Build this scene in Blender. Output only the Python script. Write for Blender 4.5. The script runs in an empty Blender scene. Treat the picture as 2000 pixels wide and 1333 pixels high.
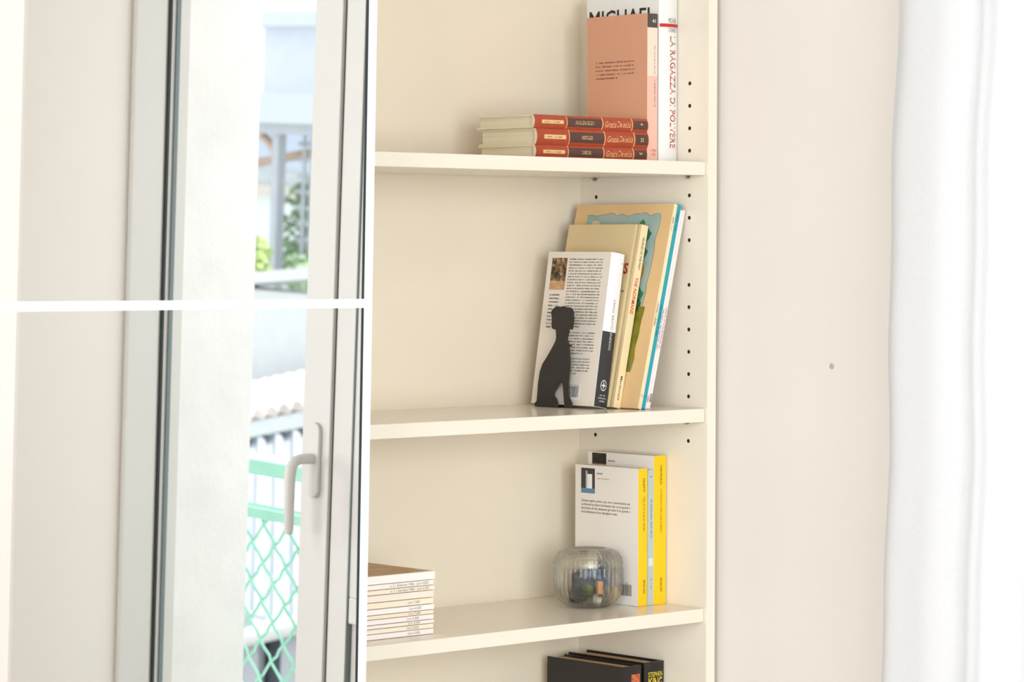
import bpy, bmesh, math, random
from mathutils import Matrix, Vector

SC = bpy.context.scene
COL = SC.collection
R = math.radians

# ------------------------------------------------------------------ camera
cd = bpy.data.cameras.new('camera')
cam = bpy.data.objects.new('camera', cd)
COL.objects.link(cam)
right = Vector((0.73886377, -0.67385065, 0.0023741))
up = Vector((0.01842073, 0.02371956, 0.99954893))
fwd = Vector((0.673603, 0.73848676, -0.02993834))
cam.matrix_world = Matrix(((right.x, up.x, -fwd.x, -3.05069), (right.y, up.y, -fwd.y, -2.93168),
                           (right.z, up.z, -fwd.z, 1.52019), (0, 0, 0, 1)))
cd.sensor_fit = 'HORIZONTAL'; cd.sensor_width = 36.0
cd.lens = 5795.38 / 2000 * 36.0
cd.clip_start = 0.05; cd.clip_end = 200
cd.dof.use_dof = True; cd.dof.focus_distance = 4.2; cd.dof.aperture_fstop = 11.0
SC.camera = cam

# ------------------------------------------------------------------ world, sun, daylight, fill lamps, exposure
SKY = 1.4          # brightness of the hazy sky
W = bpy.data.worlds.new('sky'); SC.world = W; W.use_nodes = True
nt = W.node_tree; nt.nodes.clear()
wo = nt.nodes.new('ShaderNodeOutputWorld'); bg = nt.nodes.new('ShaderNodeBackground')
bg.inputs['Color'].default_value = (0.86, 0.93, 1.0, 1); bg.inputs['Strength'].default_value = SKY
nt.links.new(bg.outputs[0], wo.inputs[0])

def add_light(name, kind, loc, target, energy, color, **kw):
    l = bpy.data.lights.new(name, kind); o = bpy.data.objects.new(name, l); COL.objects.link(o)
    l.energy = energy; l.color = color
    for k, v in kw.items(): setattr(l, k, v)
    o.location = loc
    o.rotation_euler = (Vector(target) - Vector(loc)).to_track_quat('-Z', 'Y').to_euler()
    return o
add_light('sun', 'SUN', (-0.3, 4.8, 12), (0, 0, 0), 4.5, (1.0, 0.95, 0.86), angle=R(1.5))
# fill lamps added outside two invented, unseen windows, behind the photographer and to the left
add_light('fill_light_front', 'AREA', (-2.9, -5.05, 1.70), (-2.2, 0.0, 1.15), 204.0, (0.90, 0.93, 1.0),
          shape='RECTANGLE', size=2.6, size_y=2.1)
add_light('fill_light_left', 'AREA', (-4.80, -2.4, 1.55), (0.0, -1.4, 1.35), 104.0, (0.90, 0.93, 1.0),
          shape='RECTANGLE', size=2.5, size_y=2.0)
# daylight on the french door in the side wall
add_light('daylight_french_door', 'AREA', (1.30, -1.25, 1.5), (0.0, -1.1, 1.2), 13.5, (0.93, 0.97, 1.0),
          shape='RECTANGLE', size=1.7, size_y=2.2)
SC.view_settings.view_transform = 'Standard'
SC.view_settings.look = 'None'
SC.view_settings.gamma = 1.0
SC.view_settings.use_curve_mapping = False
SC.view_settings.exposure = 0.16
SC.cycles.use_denoising = True
SC.cycles.max_bounces = 10
SC.cycles.diffuse_bounces = 4
SC.cycles.glossy_bounces = 4
SC.cycles.transmission_bounces = 10
SC.cycles.use_adaptive_sampling = True
SC.cycles.adaptive_threshold = 0.04
SC.cycles.transparent_max_bounces = 12

# ------------------------------------------------------------------ materials
def lin(c):
    return tuple(((x / 12.92) if x <= 0.04045 else ((x + 0.055) / 1.055) ** 2.4) for x in c)
def hexc(h):
    return lin(tuple(int(h[i:i + 2], 16) / 255 for i in (0, 2, 4)))
MATS = {}
def mat(name, col, rough=0.5, metal=0.0, spec=0.5, var=0.0, vscale=8.0, bump=0.0, bscale=60.0, stretch=None, alpha=None):
    """principled surface with an optional procedural tint variation and fine relief"""
    if name in MATS: return MATS[name]
    m = bpy.data.materials.new(name); m.use_nodes = True
    t = m.node_tree; b = t.nodes['Principled BSDF']
    c = hexc(col) if isinstance(col, str) else col
    b.inputs['Base Color'].default_value = (*c, 1)
    b.inputs['Roughness'].default_value = rough
    b.inputs['Metallic'].default_value = metal
    b.inputs['Specular IOR Level'].default_value = spec
    tc = t.nodes.new('ShaderNodeTexCoord'); mp = t.nodes.new('ShaderNodeMapping')
    t.links.new(tc.outputs['Object'], mp.inputs[0])
    if stretch: mp.inputs['Scale'].default_value = stretch
    n = t.nodes.new('ShaderNodeTexNoise'); n.inputs['Scale'].default_value = vscale; n.inputs['Detail'].default_value = 4
    t.links.new(mp.outputs[0], n.inputs['Vector'])
    if var > 0:
        r = t.nodes.new('ShaderNodeValToRGB')
        r.color_ramp.elements[0].position = 0.3; r.color_ramp.elements[1].position = 0.7
        r.color_ramp.elements[0].color = (*[x * (1 - var) for x in c], 1)
        r.color_ramp.elements[1].color = (*[min(1, x * (1 + var * 0.6)) for x in c], 1)
        t.links.new(n.outputs['Fac'], r.inputs[0]); t.links.new(r.outputs[0], b.inputs['Base Color'])
    if bump > 0:
        n2 = t.nodes.new('ShaderNodeTexNoise'); n2.inputs['Scale'].default_value = bscale; n2.inputs['Detail'].default_value = 3
        bp = t.nodes.new('ShaderNodeBump'); bp.inputs['Strength'].default_value = bump; bp.inputs['Distance'].default_value = 0.002
        t.links.new(mp.outputs[0], n2.inputs['Vector'])
        t.links.new(n2.outputs['Fac'], bp.inputs['Height']); t.links.new(bp.outputs[0], b.inputs['Normal'])
    MATS[name] = m
    return m

def pages_mat(name, col, axis):
    """paper edge: thin leaves as fine stripes along one local axis"""
    if name in MATS: return MATS[name]
    m = mat(name, col, 0.85, spec=0.1)
    t = m.node_tree; b = t.nodes['Principled BSDF']; c = hexc(col)
    tc = t.nodes.new('ShaderNodeTexCoord'); mp = t.nodes.new('ShaderNodeMapping')
    s = [3.0, 3.0, 3.0]; s['xyz'.index(axis)] = 900.0
    mp.inputs['Scale'].default_value = s
    n = t.nodes.new('ShaderNodeTexNoise'); n.inputs['Scale'].default_value = 1.0; n.inputs['Detail'].default_value = 2
    r = t.nodes.new('ShaderNodeValToRGB')
    r.color_ramp.elements[0].position = 0.25; r.color_ramp.elements[1].position = 0.75
    r.color_ramp.elements[0].color = (*[x * 0.84 for x in c], 1); r.color_ramp.elements[1].color = (*[min(1, x * 1.05) for x in c], 1)
    t.links.new(tc.outputs['Object'], mp.inputs[0]); t.links.new(mp.outputs[0], n.inputs['Vector'])
    t.links.new(n.outputs['Fac'], r.inputs[0]); t.links.new(r.outputs[0], b.inputs['Base Color'])
    return m

def mixed(name, cols, scale, rough=0.6, detail=3.0, stretch=None):
    """flat printed picture / mottled surface: noise through a stepped colour ramp"""
    if name in MATS: return MATS[name]
    m = mat(name, cols[0], rough)
    t = m.node_tree; b = t.nodes['Principled BSDF']
    tc = t.nodes.new('ShaderNodeTexCoord'); mp = t.nodes.new('ShaderNodeMapping')
    if stretch: mp.inputs['Scale'].default_value = stretch
    n = t.nodes.new('ShaderNodeTexNoise'); n.inputs['Scale'].default_value = scale; n.inputs['Detail'].default_value = detail
    r = t.nodes.new('ShaderNodeValToRGB'); cr = r.color_ramp
    k = len(cols)
    while len(cr.elements) < k: cr.elements.new(0.5)
    for i, c in enumerate(cols):
        cr.elements[i].position = 0.3 + 0.4 * i / max(1, k - 1); cr.elements[i].color = (*hexc(c), 1)
    t.links.new(tc.outputs['Object'], mp.inputs[0]); t.links.new(mp.outputs[0], n.inputs['Vector'])
    t.links.new(n.outputs['Fac'], r.inputs[0]); t.links.new(r.outputs[0], b.inputs['Base Color'])
    return m

def pane_glass(name, tint=(0.97, 0.99, 0.98)):
    if name in MATS: return MATS[name]
    m = bpy.data.materials.new(name); m.use_nodes = True
    t = m.node_tree; t.nodes.clear()
    o = t.nodes.new('ShaderNodeOutputMaterial'); tr = t.nodes.new('ShaderNodeBsdfTransparent'); gl = t.nodes.new('ShaderNodeBsdfGlossy')
    mx = t.nodes.new('ShaderNodeMixShader'); fr = t.nodes.new('ShaderNodeFresnel'); fr.inputs['IOR'].default_value = 1.5
    tr.inputs['Color'].default_value = (*tint, 1); gl.inputs['Roughness'].default_value = 0.0
    t.links.new(fr.outputs[0], mx.inputs[0]); t.links.new(tr.outputs[0], mx.inputs[1]); t.links.new(gl.outputs[0], mx.inputs[2])
    t.links.new(mx.outputs[0], o.inputs[0]); MATS[name] = m
    return m

def clear_glass(name):
    """thin pressed glass: half straight see-through, half refracting"""
    if name in MATS: return MATS[name]
    m = bpy.data.materials.new(name); m.use_nodes = True
    t = m.node_tree; t.nodes.clear()
    o = t.nodes.new('ShaderNodeOutputMaterial'); tr = t.nodes.new('ShaderNodeBsdfTransparent'); gl = t.nodes.new('ShaderNodeBsdfGlass')
    gs = t.nodes.new('ShaderNodeBsdfGlossy'); lw = t.nodes.new('ShaderNodeLayerWeight'); lw.inputs['Blend'].default_value = 0.5
    pw = t.nodes.new('ShaderNodeMath'); pw.operation = 'POWER'; pw.inputs[1].default_value = 3.0
    fr = t.nodes.new('ShaderNodeMath'); fr.operation = 'MULTIPLY_ADD'; fr.inputs[1].default_value = 0.45; fr.inputs[2].default_value = 0.03
    t.links.new(lw.outputs['Facing'], pw.inputs[0]); t.links.new(pw.outputs[0], fr.inputs[0])
    mx = t.nodes.new('ShaderNodeMixShader'); m2 = t.nodes.new('ShaderNodeMixShader'); m2.inputs[0].default_value = 0.55
    tr.inputs['Color'].default_value = (0.995, 0.998, 0.99, 1); gl.inputs['Color'].default_value = (0.99, 1.0, 0.985, 1)
    gl.inputs['IOR'].default_value = 1.45; gl.inputs['Roughness'].default_value = 0.0; gs.inputs['Roughness'].default_value = 0.02
    t.links.new(fr.outputs[0], mx.inputs[0]); t.links.new(tr.outputs[0], mx.inputs[1]); t.links.new(gs.outputs[0], mx.inputs[2])
    t.links.new(mx.outputs[0], m2.inputs[1]); t.links.new(gl.outputs[0], m2.inputs[2]); t.links.new(m2.outputs[0], o.inputs[0])
    MATS[name] = m
    return m

def voile(name):
    if name in MATS: return MATS[name]
    m = bpy.data.materials.new(name); m.use_nodes = True
    t = m.node_tree; t.nodes.clear()
    o = t.nodes.new('ShaderNodeOutputMaterial')
    d = t.nodes.new('ShaderNodeBsdfDiffuse'); d.inputs['Color'].default_value = (0.93, 0.93, 0.96, 1)
    tl = t.nodes.new('ShaderNodeBsdfTranslucent'); tl.inputs['Color'].default_value = (0.96, 0.96, 0.98, 1)
    tp = t.nodes.new('ShaderNodeBsdfTransparent'); tp.inputs['Color'].default_value = (0.98, 0.98, 0.98, 1)
    m1 = t.nodes.new('ShaderNodeMixShader'); m1.inputs[0].default_value = 0.55
    m2 = t.nodes.new('ShaderNodeMixShader')
    tc = t.nodes.new('ShaderNodeTexCoord'); wv = t.nodes.new('ShaderNodeTexNoise')
    wv.inputs['Scale'].default_value = 420.0
    rp = t.nodes.new('ShaderNodeMapRange'); rp.inputs['To Min'].default_value = 0.03; rp.inputs['To Max'].default_value = 0.13
    t.links.new(tc.outputs['Object'], wv.inputs['Vector']); t.links.new(wv.outputs['Fac'], rp.inputs['Value'])
    t.links.new(d.outputs[0], m1.inputs[1]); t.links.new(tl.outputs[0], m1.inputs[2])
    t.links.new(rp.outputs[0], m2.inputs[0]); t.links.new(m1.outputs[0], m2.inputs[1]); t.links.new(tp.outputs[0], m2.inputs[2])
    t.links.new(m2.outputs[0], o.inputs[0]); MATS[name] = m
    return m

# ------------------------------------------------------------------ mesh helpers
class MB:
    def __init__(s): s.v = []; s.f = []; s.m = []
    def face(s, idx, m=0): s.f.append(idx); s.m.append(m)
    def box(s, x0, x1, y0, y1, z0, z1, m=0):
        k = len(s.v)
        s.v += [(x0, y0, z0), (x1, y0, z0), (x1, y1, z0), (x0, y1, z0), (x0, y0, z1), (x1, y0, z1), (x1, y1, z1), (x0, y1, z1)]
        for q in ((0, 3, 2, 1), (4, 5, 6, 7), (0, 1, 5, 4), (1, 2, 6, 5), (2, 3, 7, 6), (3, 0, 4, 7)): s.face([k + i for i in q], m)
        return s
    def prism(s, prof, z0, z1, segm=None, put=None):
        """profile (list of 2-D points) pulled along the third axis; put maps (a, b, c) to xyz"""
        put = put or (lambda a, b, c: (a, b, c))
        n = len(prof); k = len(s.v)
        s.v += [put(a, b, z0) for a, b in prof] + [put(a, b, z1) for a, b in prof]
        for i in range(n):
            j = (i + 1) % n
            s.face([k + i, k + j, k + n + j, k + n + i], segm[i] if segm else 0)
        s.face([k + i for i in reversed(range(n))]); s.face([k + n + i for i in range(n)])
        return s
    def tube(s, pts, r, n=8, m=0, cap=True):
        P = [Vector(p) for p in pts]; k0 = len(s.v); ref = None
        rr = r if isinstance(r, (list, tuple)) else [r] * len(P)
        for i, p in enumerate(P):
            d = (P[min(i + 1, len(P) - 1)] - P[max(i - 1, 0)]).normalized()
            if ref is None:
                a = Vector((0, 0, 1)) if abs(d.z) < 0.9 else Vector((1, 0, 0))
                ref = d.cross(a).normalized()
            ref = (ref - d * ref.dot(d)).normalized(); q = d.cross(ref)
            for j in range(n):
                t = 2 * math.pi * j / n
                s.v.append(tuple(p + (ref * math.cos(t) + q * math.sin(t)) * rr[i]))
        for i in range(len(P) - 1):
            for j in range(n):
                a = k0 + i * n + j; b = k0 + i * n + (j + 1) % n
                s.face([a, b, b + n, a + n], m)
        if cap:
            s.face([k0 + j for j in reversed(range(n))], m); s.face([k0 + (len(P) - 1) * n + j for j in range(n)], m)
        return s
    def beam(s, a, b, w, h, m=0):
        """rectangular bar between two points, w across, h in the upright direction"""
        a = Vector(a); b = Vector(b); d = (b - a).normalized()
        up_ = Vector((0, 0, 1)) if abs(d.z) < 0.95 else Vector((1, 0, 0))
        sd = d.cross(up_).normalized() * (w / 2); u_ = sd.cross(d).normalized() * (h / 2)
        k = len(s.v)
        for p in (a, b):
            for q in ((-1, -1), (1, -1), (1, 1), (-1, 1)): s.v.append(tuple(p + sd * q[0] + u_ * q[1]))
        for q in ((0, 1, 2, 3), (7, 6, 5, 4), (0, 4, 5, 1), (1, 5, 6, 2), (2, 6, 7, 3), (3, 7, 4, 0)): s.face([k + i for i in q], m)
        return s
    def lathe(s, prof, n, rib=None, close=False):
        """prof: (radius, z) points; rib(theta, i) scales the radius"""
        k = len(s.v); m = len(prof)
        for i, (r_, z) in enumerate(prof):
            for j in range(n):
                t = 2 * math.pi * j / n; q = r_ * (rib(t, i) if rib else 1)
                s.v.append((q * math.cos(t), q * math.sin(t), z))
        for i in range(m if close else m - 1):
            i2 = (i + 1) % m
            for j in range(n):
                j2 = (j + 1) % n
                s.face([k + i * n + j, k + i * n + j2, k + i2 * n + j2, k + i2 * n + j])
        return s
    def build(s, name, mats, parent=None, bevel=0.0, smooth=False, segs=1, angle=35):
        me = bpy.data.meshes.new(name); me.from_pydata(s.v, [], s.f)
        mats = mats if isinstance(mats, (list, tuple)) else [mats]
        for q in mats: me.materials.append(q)
        if len(mats) > 1:
            for p, mi in zip(me.polygons, s.m): p.material_index = mi
        bm = bmesh.new(); bm.from_mesh(me)
        bmesh.ops.recalc_face_normals(bm, faces=bm.faces)
        if bevel > 0:
            bmesh.ops.bevel(bm, geom=[e for e in bm.edges if len(e.link_faces) == 2 and e.calc_face_angle(0) > R(30)],
                            offset=bevel, segments=segs, profile=0.5, affect='EDGES', clamp_overlap=True)
        bm.to_mesh(me); bm.free()
        if smooth:
            for p in me.polygons: p.use_smooth = True
            try: me.set_sharp_from_angle(angle=R(angle))
            except Exception: pass
        o = bpy.data.objects.new(name, me); COL.objects.link(o)
        if parent: o.parent = parent
        return o

def tag(o, label, cat, group=None):
    o['label'] = label; o['category'] = cat
    if group: o['group'] = group
    return o
def thing(name, label, cat, loc=(0, 0, 0), rot=(0, 0, 0), group=None):
    o = bpy.data.objects.new(name, None); o.empty_display_size = 0.05; COL.objects.link(o)
    o.location = loc; o.rotation_euler = rot
    return tag(o, label, cat, group)
def structure(o, label=None):
    o['kind'] = 'structure'
    if label: o['label'] = label
    return o
def holder(name, loc=(0, 0, 0)):
    o = bpy.data.objects.new(name, None); o.empty_display_size = 0.05; COL.objects.link(o); o.location = loc
    return o

# lettering: the built-in font turned into flat meshes, scaled to an exact height / width
_tc = {}
def glyphs(s, bold=0.0, shear=0.0):
    key = (s, bold, shear)
    if key in _tc: return _tc[key]
    c = bpy.data.curves.new('text', 'FONT'); c.body = s; c.size = 1; c.resolution_u = 2; c.offset = bold; c.shear = shear
    o = bpy.data.objects.new('text', c); COL.objects.link(o)
    dg = bpy.context.evaluated_depsgraph_get()
    me = bpy.data.meshes.new_from_object(o.evaluated_get(dg))
    V = [(v.co.x, v.co.y) for v in me.vertices]; F = [list(p.vertices) for p in me.polygons]
    bpy.data.objects.remove(o); bpy.data.curves.remove(c); bpy.data.meshes.remove(me)
    _tc[key] = (V, F)
    return V, F
def fit(vf, w, h):
    V, F = vf
    x0 = min(v[0] for v in V); x1 = max(v[0] for v in V); y0 = min(v[1] for v in V); y1 = max(v[1] for v in V)
    sx = w / (x1 - x0); sy = h / (y1 - y0) if h else sx
    return [((a - x0) * sx, (b - y0) * sy) for a, b in V], F
def scrawl(n, seed, spread=0.45):
    """letter-like strokes for print that is too small to read"""
    rnd = random.Random(seed); V = []; F = []; x = 0.0
    def bar(x0, x1, y0, y1):
        k = len(V); V.extend([(x0, y0), (x1, y0), (x1, y1), (x0, y1)]); F.append([k, k + 1, k + 2, k + 3])
    for i in range(n):
        if rnd.random() < 0.17 and i: x += 0.45; continue
        w = rnd.uniform(0.28, 0.5); hi = 1.0 if rnd.random() < 0.25 else 0.72
        bar(x, x + 0.13, 0, hi)
        q = rnd.random()
        if q < 0.7: bar(x + w - 0.12, x + w, 0, 0.72)
        if q < 0.5: bar(x + 0.1, x + w - 0.1, 0.58, 0.72)
        elif q < 0.85: bar(x + 0.1, x + w - 0.1, 0, 0.13)
        else: bar(x + 0.1, x + w, 0.3, 0.42)
        x += w + 0.1
    return V, F
def lay(name, vf, put, m, parent):
    V, F = vf
    me = bpy.data.meshes.new(name); me.from_pydata([put(a, b) for a, b in V], [], F); me.materials.append(m)
    o = bpy.data.objects.new(name, me); COL.objects.link(o); o.parent = parent
    return o

# ------------------------------------------------------------------ room shell
M_wall = mat('wall_paint', 'E8DFD6', 0.85, spec=0.2, var=0.015, vscale=2.5, bump=0.06, bscale=90)
M_ceil = mat('ceiling_paint', 'E3E2DF', 0.9, spec=0.1, var=0.01)
M_floor = mat('oak_floor', 'BDB5AA', 0.4, var=0.12, vscale=3.0, stretch=(1, 9, 1))
M_stucco = mat('white_stucco', 'EAE6E1', 0.95, spec=0.1, var=0.05, vscale=9.0, bump=0.5, bscale=70)
M_upvc = mat('white_window_profile', 'D3CEC6', 0.5, spec=0.35, var=0.01)
M_rubber = mat('black_rubber', '1E211F', 0.6)
M_greyrub = mat('grey_rubber', '6E7A78', 0.55)
M_pane = pane_glass('window_glass')

ZC = 2.72
M_wall2 = mat('dimmed_wall_paint', 'D2CEC8', 0.85, spec=0.2, var=0.015, vscale=2.5)  # unseen walls toned darker than the visible ones to cut bounce light
structure(MB().box(-4.6, 0.6, -5.0, 0.45, -0.1, 0.0).build('floor', M_floor))
structure(MB().box(-4.6, 0.6, -5.0, 0.45, ZC, ZC + 0.12).build('ceiling', M_ceil))
structure(MB().box(-4.6, 0.588, 0.285, 0.45, 0, ZC).build('wall_back', M_wall))
WL = MB()
WL.box(-4.75, -4.6, -5.0, -3.7, 0, ZC); WL.box(-4.75, -4.6, -1.1, 0.45, 0, ZC); WL.box(-4.75, -4.6, -3.7, -1.1, 0, 0.5); WL.box(-4.75, -4.6, -3.7, -1.1, 2.6, ZC)
structure(WL.build('wall_left', M_wall2))
WF = MB()          # wall behind the photographer, with an opening made for the added fill light
WF.box(-4.6, -4.25, -5.0, -4.8, 0, ZC); WF.box(-1.55, 0.588, -5.0, -4.8, 0, ZC)
WF.box(-4.25, -1.55, -5.0, -4.8, 0, 0.45); WF.box(-4.25, -1.55, -5.0, -4.8, 2.6, ZC)
structure(WF.build('wall_front', M_wall2))
WR = MB()          # thick side wall with the french door opening
YN, YF, ZT = -0.48, -2.15, 2.36
WR.box(0.03, 0.40, YN, 0.285, 0, ZC); WR.box(0.03, 0.40, -5.0, YF, 0, ZC); WR.box(0.03, 0.40, YF, YN, ZT, ZC)
wall_r = structure(WR.build('wall_right', M_wall, bevel=0.004))
WO = MB()
WO.box(0.40, 0.588, YN, 0.45, -3.2, 5); WO.box(0.40, 0.588, -9.0, YF, -3.2, 5); WO.box(0.40, 0.588, YF, YN, ZT, 5)
WO.box(0.40, 0.588, YF, YN, -3.2, -0.02)
structure(WO.build('wall_outer', M_stucco))
nh = MB(); nh.lathe([(0.0001, 0.0), (0.0022, 0.0006), (0.0042, 0.0002)], 14)
nho = nh.build('nail_hole', mixed('filler_grey', ['A89E93', 'C6BDB2'], 300), wall_r)
nho.rotation_euler = (0, -math.pi / 2, 0); nho.location = (0.0297, -0.209, 1.364)
bb = structure(MB().box(0.014, 0.029, -0.47, 0.28, 0, 0.08).build('baseboard_right', M_upvc, bevel=0.003))

# unseen window added behind the photographer for the fill lamp (frame and panes)
w2 = structure(holder('added_window_front', (-2.9, -4.9, 0.45)))
for x0, x1, z0, z1 in ((-1.35, -1.27, 0, 2.15), (1.27, 1.35, 0, 2.15), (-0.05, 0.05, 0, 2.15), (-1.35, 1.35, 0, 0.08), (-1.35, 1.35, 2.07, 2.15)):
    MB().box(x0, x1, -0.03, 0.03, z0, z1).build('frame_bar', M_upvc, w2, bevel=0.003)
for x0, x1 in ((-1.27, -0.05), (0.05, 1.27)):
    MB().box(x0, x1, -0.006, 0.006, 0.08, 2.07).build('glass_pane', M_pane, w2)

w3 = structure(holder('added_window_left', (-4.68, -2.4, 0.5)))  # unseen window added in the left wall to carry its fill lamp
for y0, y1, z0, z1 in ((-1.3, -1.22, 0, 2.1), (1.22, 1.3, 0, 2.1), (-0.05, 0.05, 0, 2.1), (-1.3, 1.3, 0, 0.08), (-1.3, 1.3, 2.02, 2.1)):
    MB().box(-0.03, 0.03, y0, y1, z0, z1).build('frame_bar', M_upvc, w3, bevel=0.003)
for y0, y1 in ((-1.22, -0.05), (0.05, 1.22)):
    MB().box(-0.006, 0.006, y0, y1, 0.08, 2.02).build('glass_pane', M_pane, w3)

cl = thing('added_ceiling_lamp', 'unseen round ceiling lamp added to brighten the shelf tops', 'lamp', (-1.7, -1.9, ZC))  # glowing lamp out of view, added for more light from above
q = MB(); q.lathe([(0.001, -0.004), (0.24, -0.004), (0.25, -0.03), (0.24, -0.035), (0.001, -0.035)], 40); q.build('base', M_upvc, cl, smooth=True)
q = MB(); q.lathe([(0.235, -0.036), (0.22, -0.06), (0.15, -0.08), (0.001, -0.088)], 40)
opal = mat('fill_lamp_opal', 'FFF6E6', 0.5)
opal.node_tree.nodes['Principled BSDF'].inputs['Emission Color'].default_value = (1.0, 0.92, 0.80, 1)
opal.node_tree.nodes['Principled BSDF'].inputs['Emission Strength'].default_value = 11.0
q.build('diffuser', opal, cl, smooth=True)

# ------------------------------------------------------------------ french door in the side wall (seen in the mirror)
w1 = structure(holder('window_1', (0.285, -1.3, 0)), 'white french door with one leaf open onto a balcony')
def wpart(name, x0, x1, y0, y1, z0, z1, m, bevel=0.003, parent=None, segs=2):
    """coordinates in room space"""
    return MB().box(x0 - 0.285, x1 - 0.285, y0 + 1.3, y1 + 1.3, z0, z1).build(name, m, parent or w1, bevel=bevel, segs=segs)
# fixed frame: far jamb with its rebate and seals, near jamb, head, sill
wpart('frame_jamb', 0.272, 0.350, YF, YF + 0.012, 0.0, ZT, M_upvc, 0.005, segs=3)
wpart('frame_rebate', 0.350, 0.404, YF, YF + 0.010, 0.0, ZT, M_upvc, 0.001)
wpart('seal', 0.3505, 0.3575, YF + 0.010, YF + 0.0155, 0.0, ZT, M_rubber, 0.001)
wpart('seal', 0.3690, 0.3790, YF + 0.010, YF + 0.0135, 0.0, ZT, M_greyrub, 0.001)
wpart('frame_jamb', 0.272, 0.350, YN - 0.05, YN, 0.0, ZT, M_upvc, 0.006)
wpart('frame_head', 0.272, 0.350, YF + 0.016, YN - 0.05, ZT - 0.05, ZT, M_upvc, 0.006)
wpart('frame_sill', 0.272, 0.404, YF + 0.016, YN - 0.05, -0.02, 0.015, M_upvc, 0.003)
# the leaf: meeting stile with handle, groove, inner stile, glass, middle rail, lower panel
stile = wpart('meeting_stile', 0.283, 0.345, -1.597, -1.5195, 0.02, ZT - 0.055, M_upvc, 0.0015, segs=2)
wpart('groove', 0.2905, 0.335, -1.5195, -1.5150, 0.02, ZT - 0.055, M_rubber, 0.0)
wpart('stile', 0.2890, 0.340, -1.5150, -1.464, 0.02, ZT - 0.055, M_upvc, 0.001)
wpart('seal', 0.2905, 0.335, -1.464, -1.4622, 0.02, ZT - 0.055, M_greyrub, 0.0)
wpart('stile', 0.2890, 0.340, -0.60, -0.535, 0.02, ZT - 0.055, M_upvc, 0.003)
for z0, z1 in ((0.02, 0.12), (0.790, 0.838), (ZT - 0.13, ZT - 0.055)):
    wpart('rail', 0.292, 0.339, -1.462, -0.60, z0, z1, M_upvc, 0.003)
wpart('glass_pane', 0.308, 0.314, -1.462, -0.60, 0.838, ZT - 0.13, M_pane, 0.0)
wpart('lower_panel', 0.301, 0.330, -1.462, -0.60, 0.12, 0.790, M_upvc, 0.002)
wpart('glazing_bead', 0.293, 0.307, -1.4622, -1.395, 0.838, ZT - 0.13, M_upvc, 0.001)
# handle: rounded plate and a lever that hangs down
hp = MB(); prof = [(0.016 * math.cos(t), 0.052 * (1 if math.sin(t) >= 0 else -1) + 0.016 * math.sin(t)) for t in [2 * math.pi * i / 20 for i in range(20)]]
hp.prism(prof, -0.008, 0.0, put=lambda a, b, c: (c, a, b))
plate = hp.build('handle_plate', M_upvc, stile, bevel=0.002, segs=2)
plate.location = (-0.002, -0.256, 1.075)
lv = MB()
lv.tube([(0.0, 0, 0), (-0.03, 0, 0), (-0.043, 0, -0.004), (-0.050, 0, -0.014), (-0.0525, 0, -0.03), (-0.052, 0, -0.08), (-0.051, 0, -0.125), (-0.0505, 0, -0.134)],
        [0.0095, 0.0095, 0.010, 0.0105, 0.0105, 0.0095, 0.0085, 0.006], 12)
lever = lv.build('lever', M_upvc, stile, smooth=True, angle=60); lever.location = (-0.008, -0.256, 1.078)

# ------------------------------------------------------------------ sheer curtain
NY, NZ = 150, 60
cv = MB()
for i in range(NZ + 1):
    fz = i / NZ; z = 0.03 + 2.5 * fz
    for j in range(NY + 1):
        s = j / NY
        y_edge = -0.366 - 0.0125 * (z - 1.4) / 0.45 + 0.0028 * math.sin(z * 9.0) + 0.002 * math.sin(z * 23.0 + 1)
        y = y_edge - 0.52 * s + 0.012 * math.sin(18 * s + 1.5 * fz)
        fold = 0.013 * math.sin(2 * math.pi * (s * 4.2 + 0.10 * math.sin(3.1 * fz) + 0.18)) + 0.005 * math.sin(2 * math.pi * (s * 9.3 + 0.25 * fz))
        env = 0.55 + 0.45 * (1 - fz)
        hem = 0.010 * math.exp(-(s / 0.035) ** 2)
        cv.v.append((-0.045 + fold * env + hem, y, z))
for i in range(NZ):
    for j in range(NY):
        a = i * (NY + 1) + j; cv.face([a, a + 1, a + NY + 2, a + NY + 1])
cu = thing('curtain', 'sheer white curtain hanging beside the bare wall', 'curtain', (0, 0, 0))
cv.build('fabric', voile('white_voile'), cu, smooth=True, angle=180)
hm = MB()
for i in range(NZ + 1):
    a = cv.v[i * (NY + 1)]; b = cv.v[i * (NY + 1) + 6]
    hm.v += [(a[0] - 0.0012, a[1], a[2]), (b[0] - 0.0012, b[1], b[2])]
for i in range(NZ): hm.face([2 * i, 2 * i + 1, 2 * i + 3, 2 * i + 2])
hm.build('side_hem', voile('white_voile'), cu, smooth=True, angle=180)
tr = MB(); tr.box(-0.065, -0.025, -2.35, -0.2, 2.53, 2.552)
tag(tr.build('curtain_track', M_upvc, bevel=0.003), 'white curtain track above the french door', 'curtain track')

# ------------------------------------------------------------------ bookcase
M_shelf = mat('white_foil', 'ECE1CF', 0.20, spec=0.5, var=0.008, vscale=3)
M_back = mat('white_back_board', 'F2E5CF', 0.45, spec=0.4, var=0.008, vscale=3)
M_steel = mat('steel_pin', 'A9A49A', 0.3, metal=1.0)
M_dark = mat('bare_chipboard', '4A3A2A', 0.9)
DEP, S1, S2, S3, S4, TH = 0.2637, 1.6494, 1.2978, 1.0117, 0.687, 0.0192
YH1, YH2, ZH = 0.0371, 0.2290, 1.250
bc = thing('bookcase', 'tall white bookcase with open shelves and drilled side', 'bookcase', (-0.381, 0.14, 0))
ox, oy = 0.381, -0.14
def to_bc(mb): mb.v = [(x + ox, y + oy, z) for x, y, z in mb.v]; return mb
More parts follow.
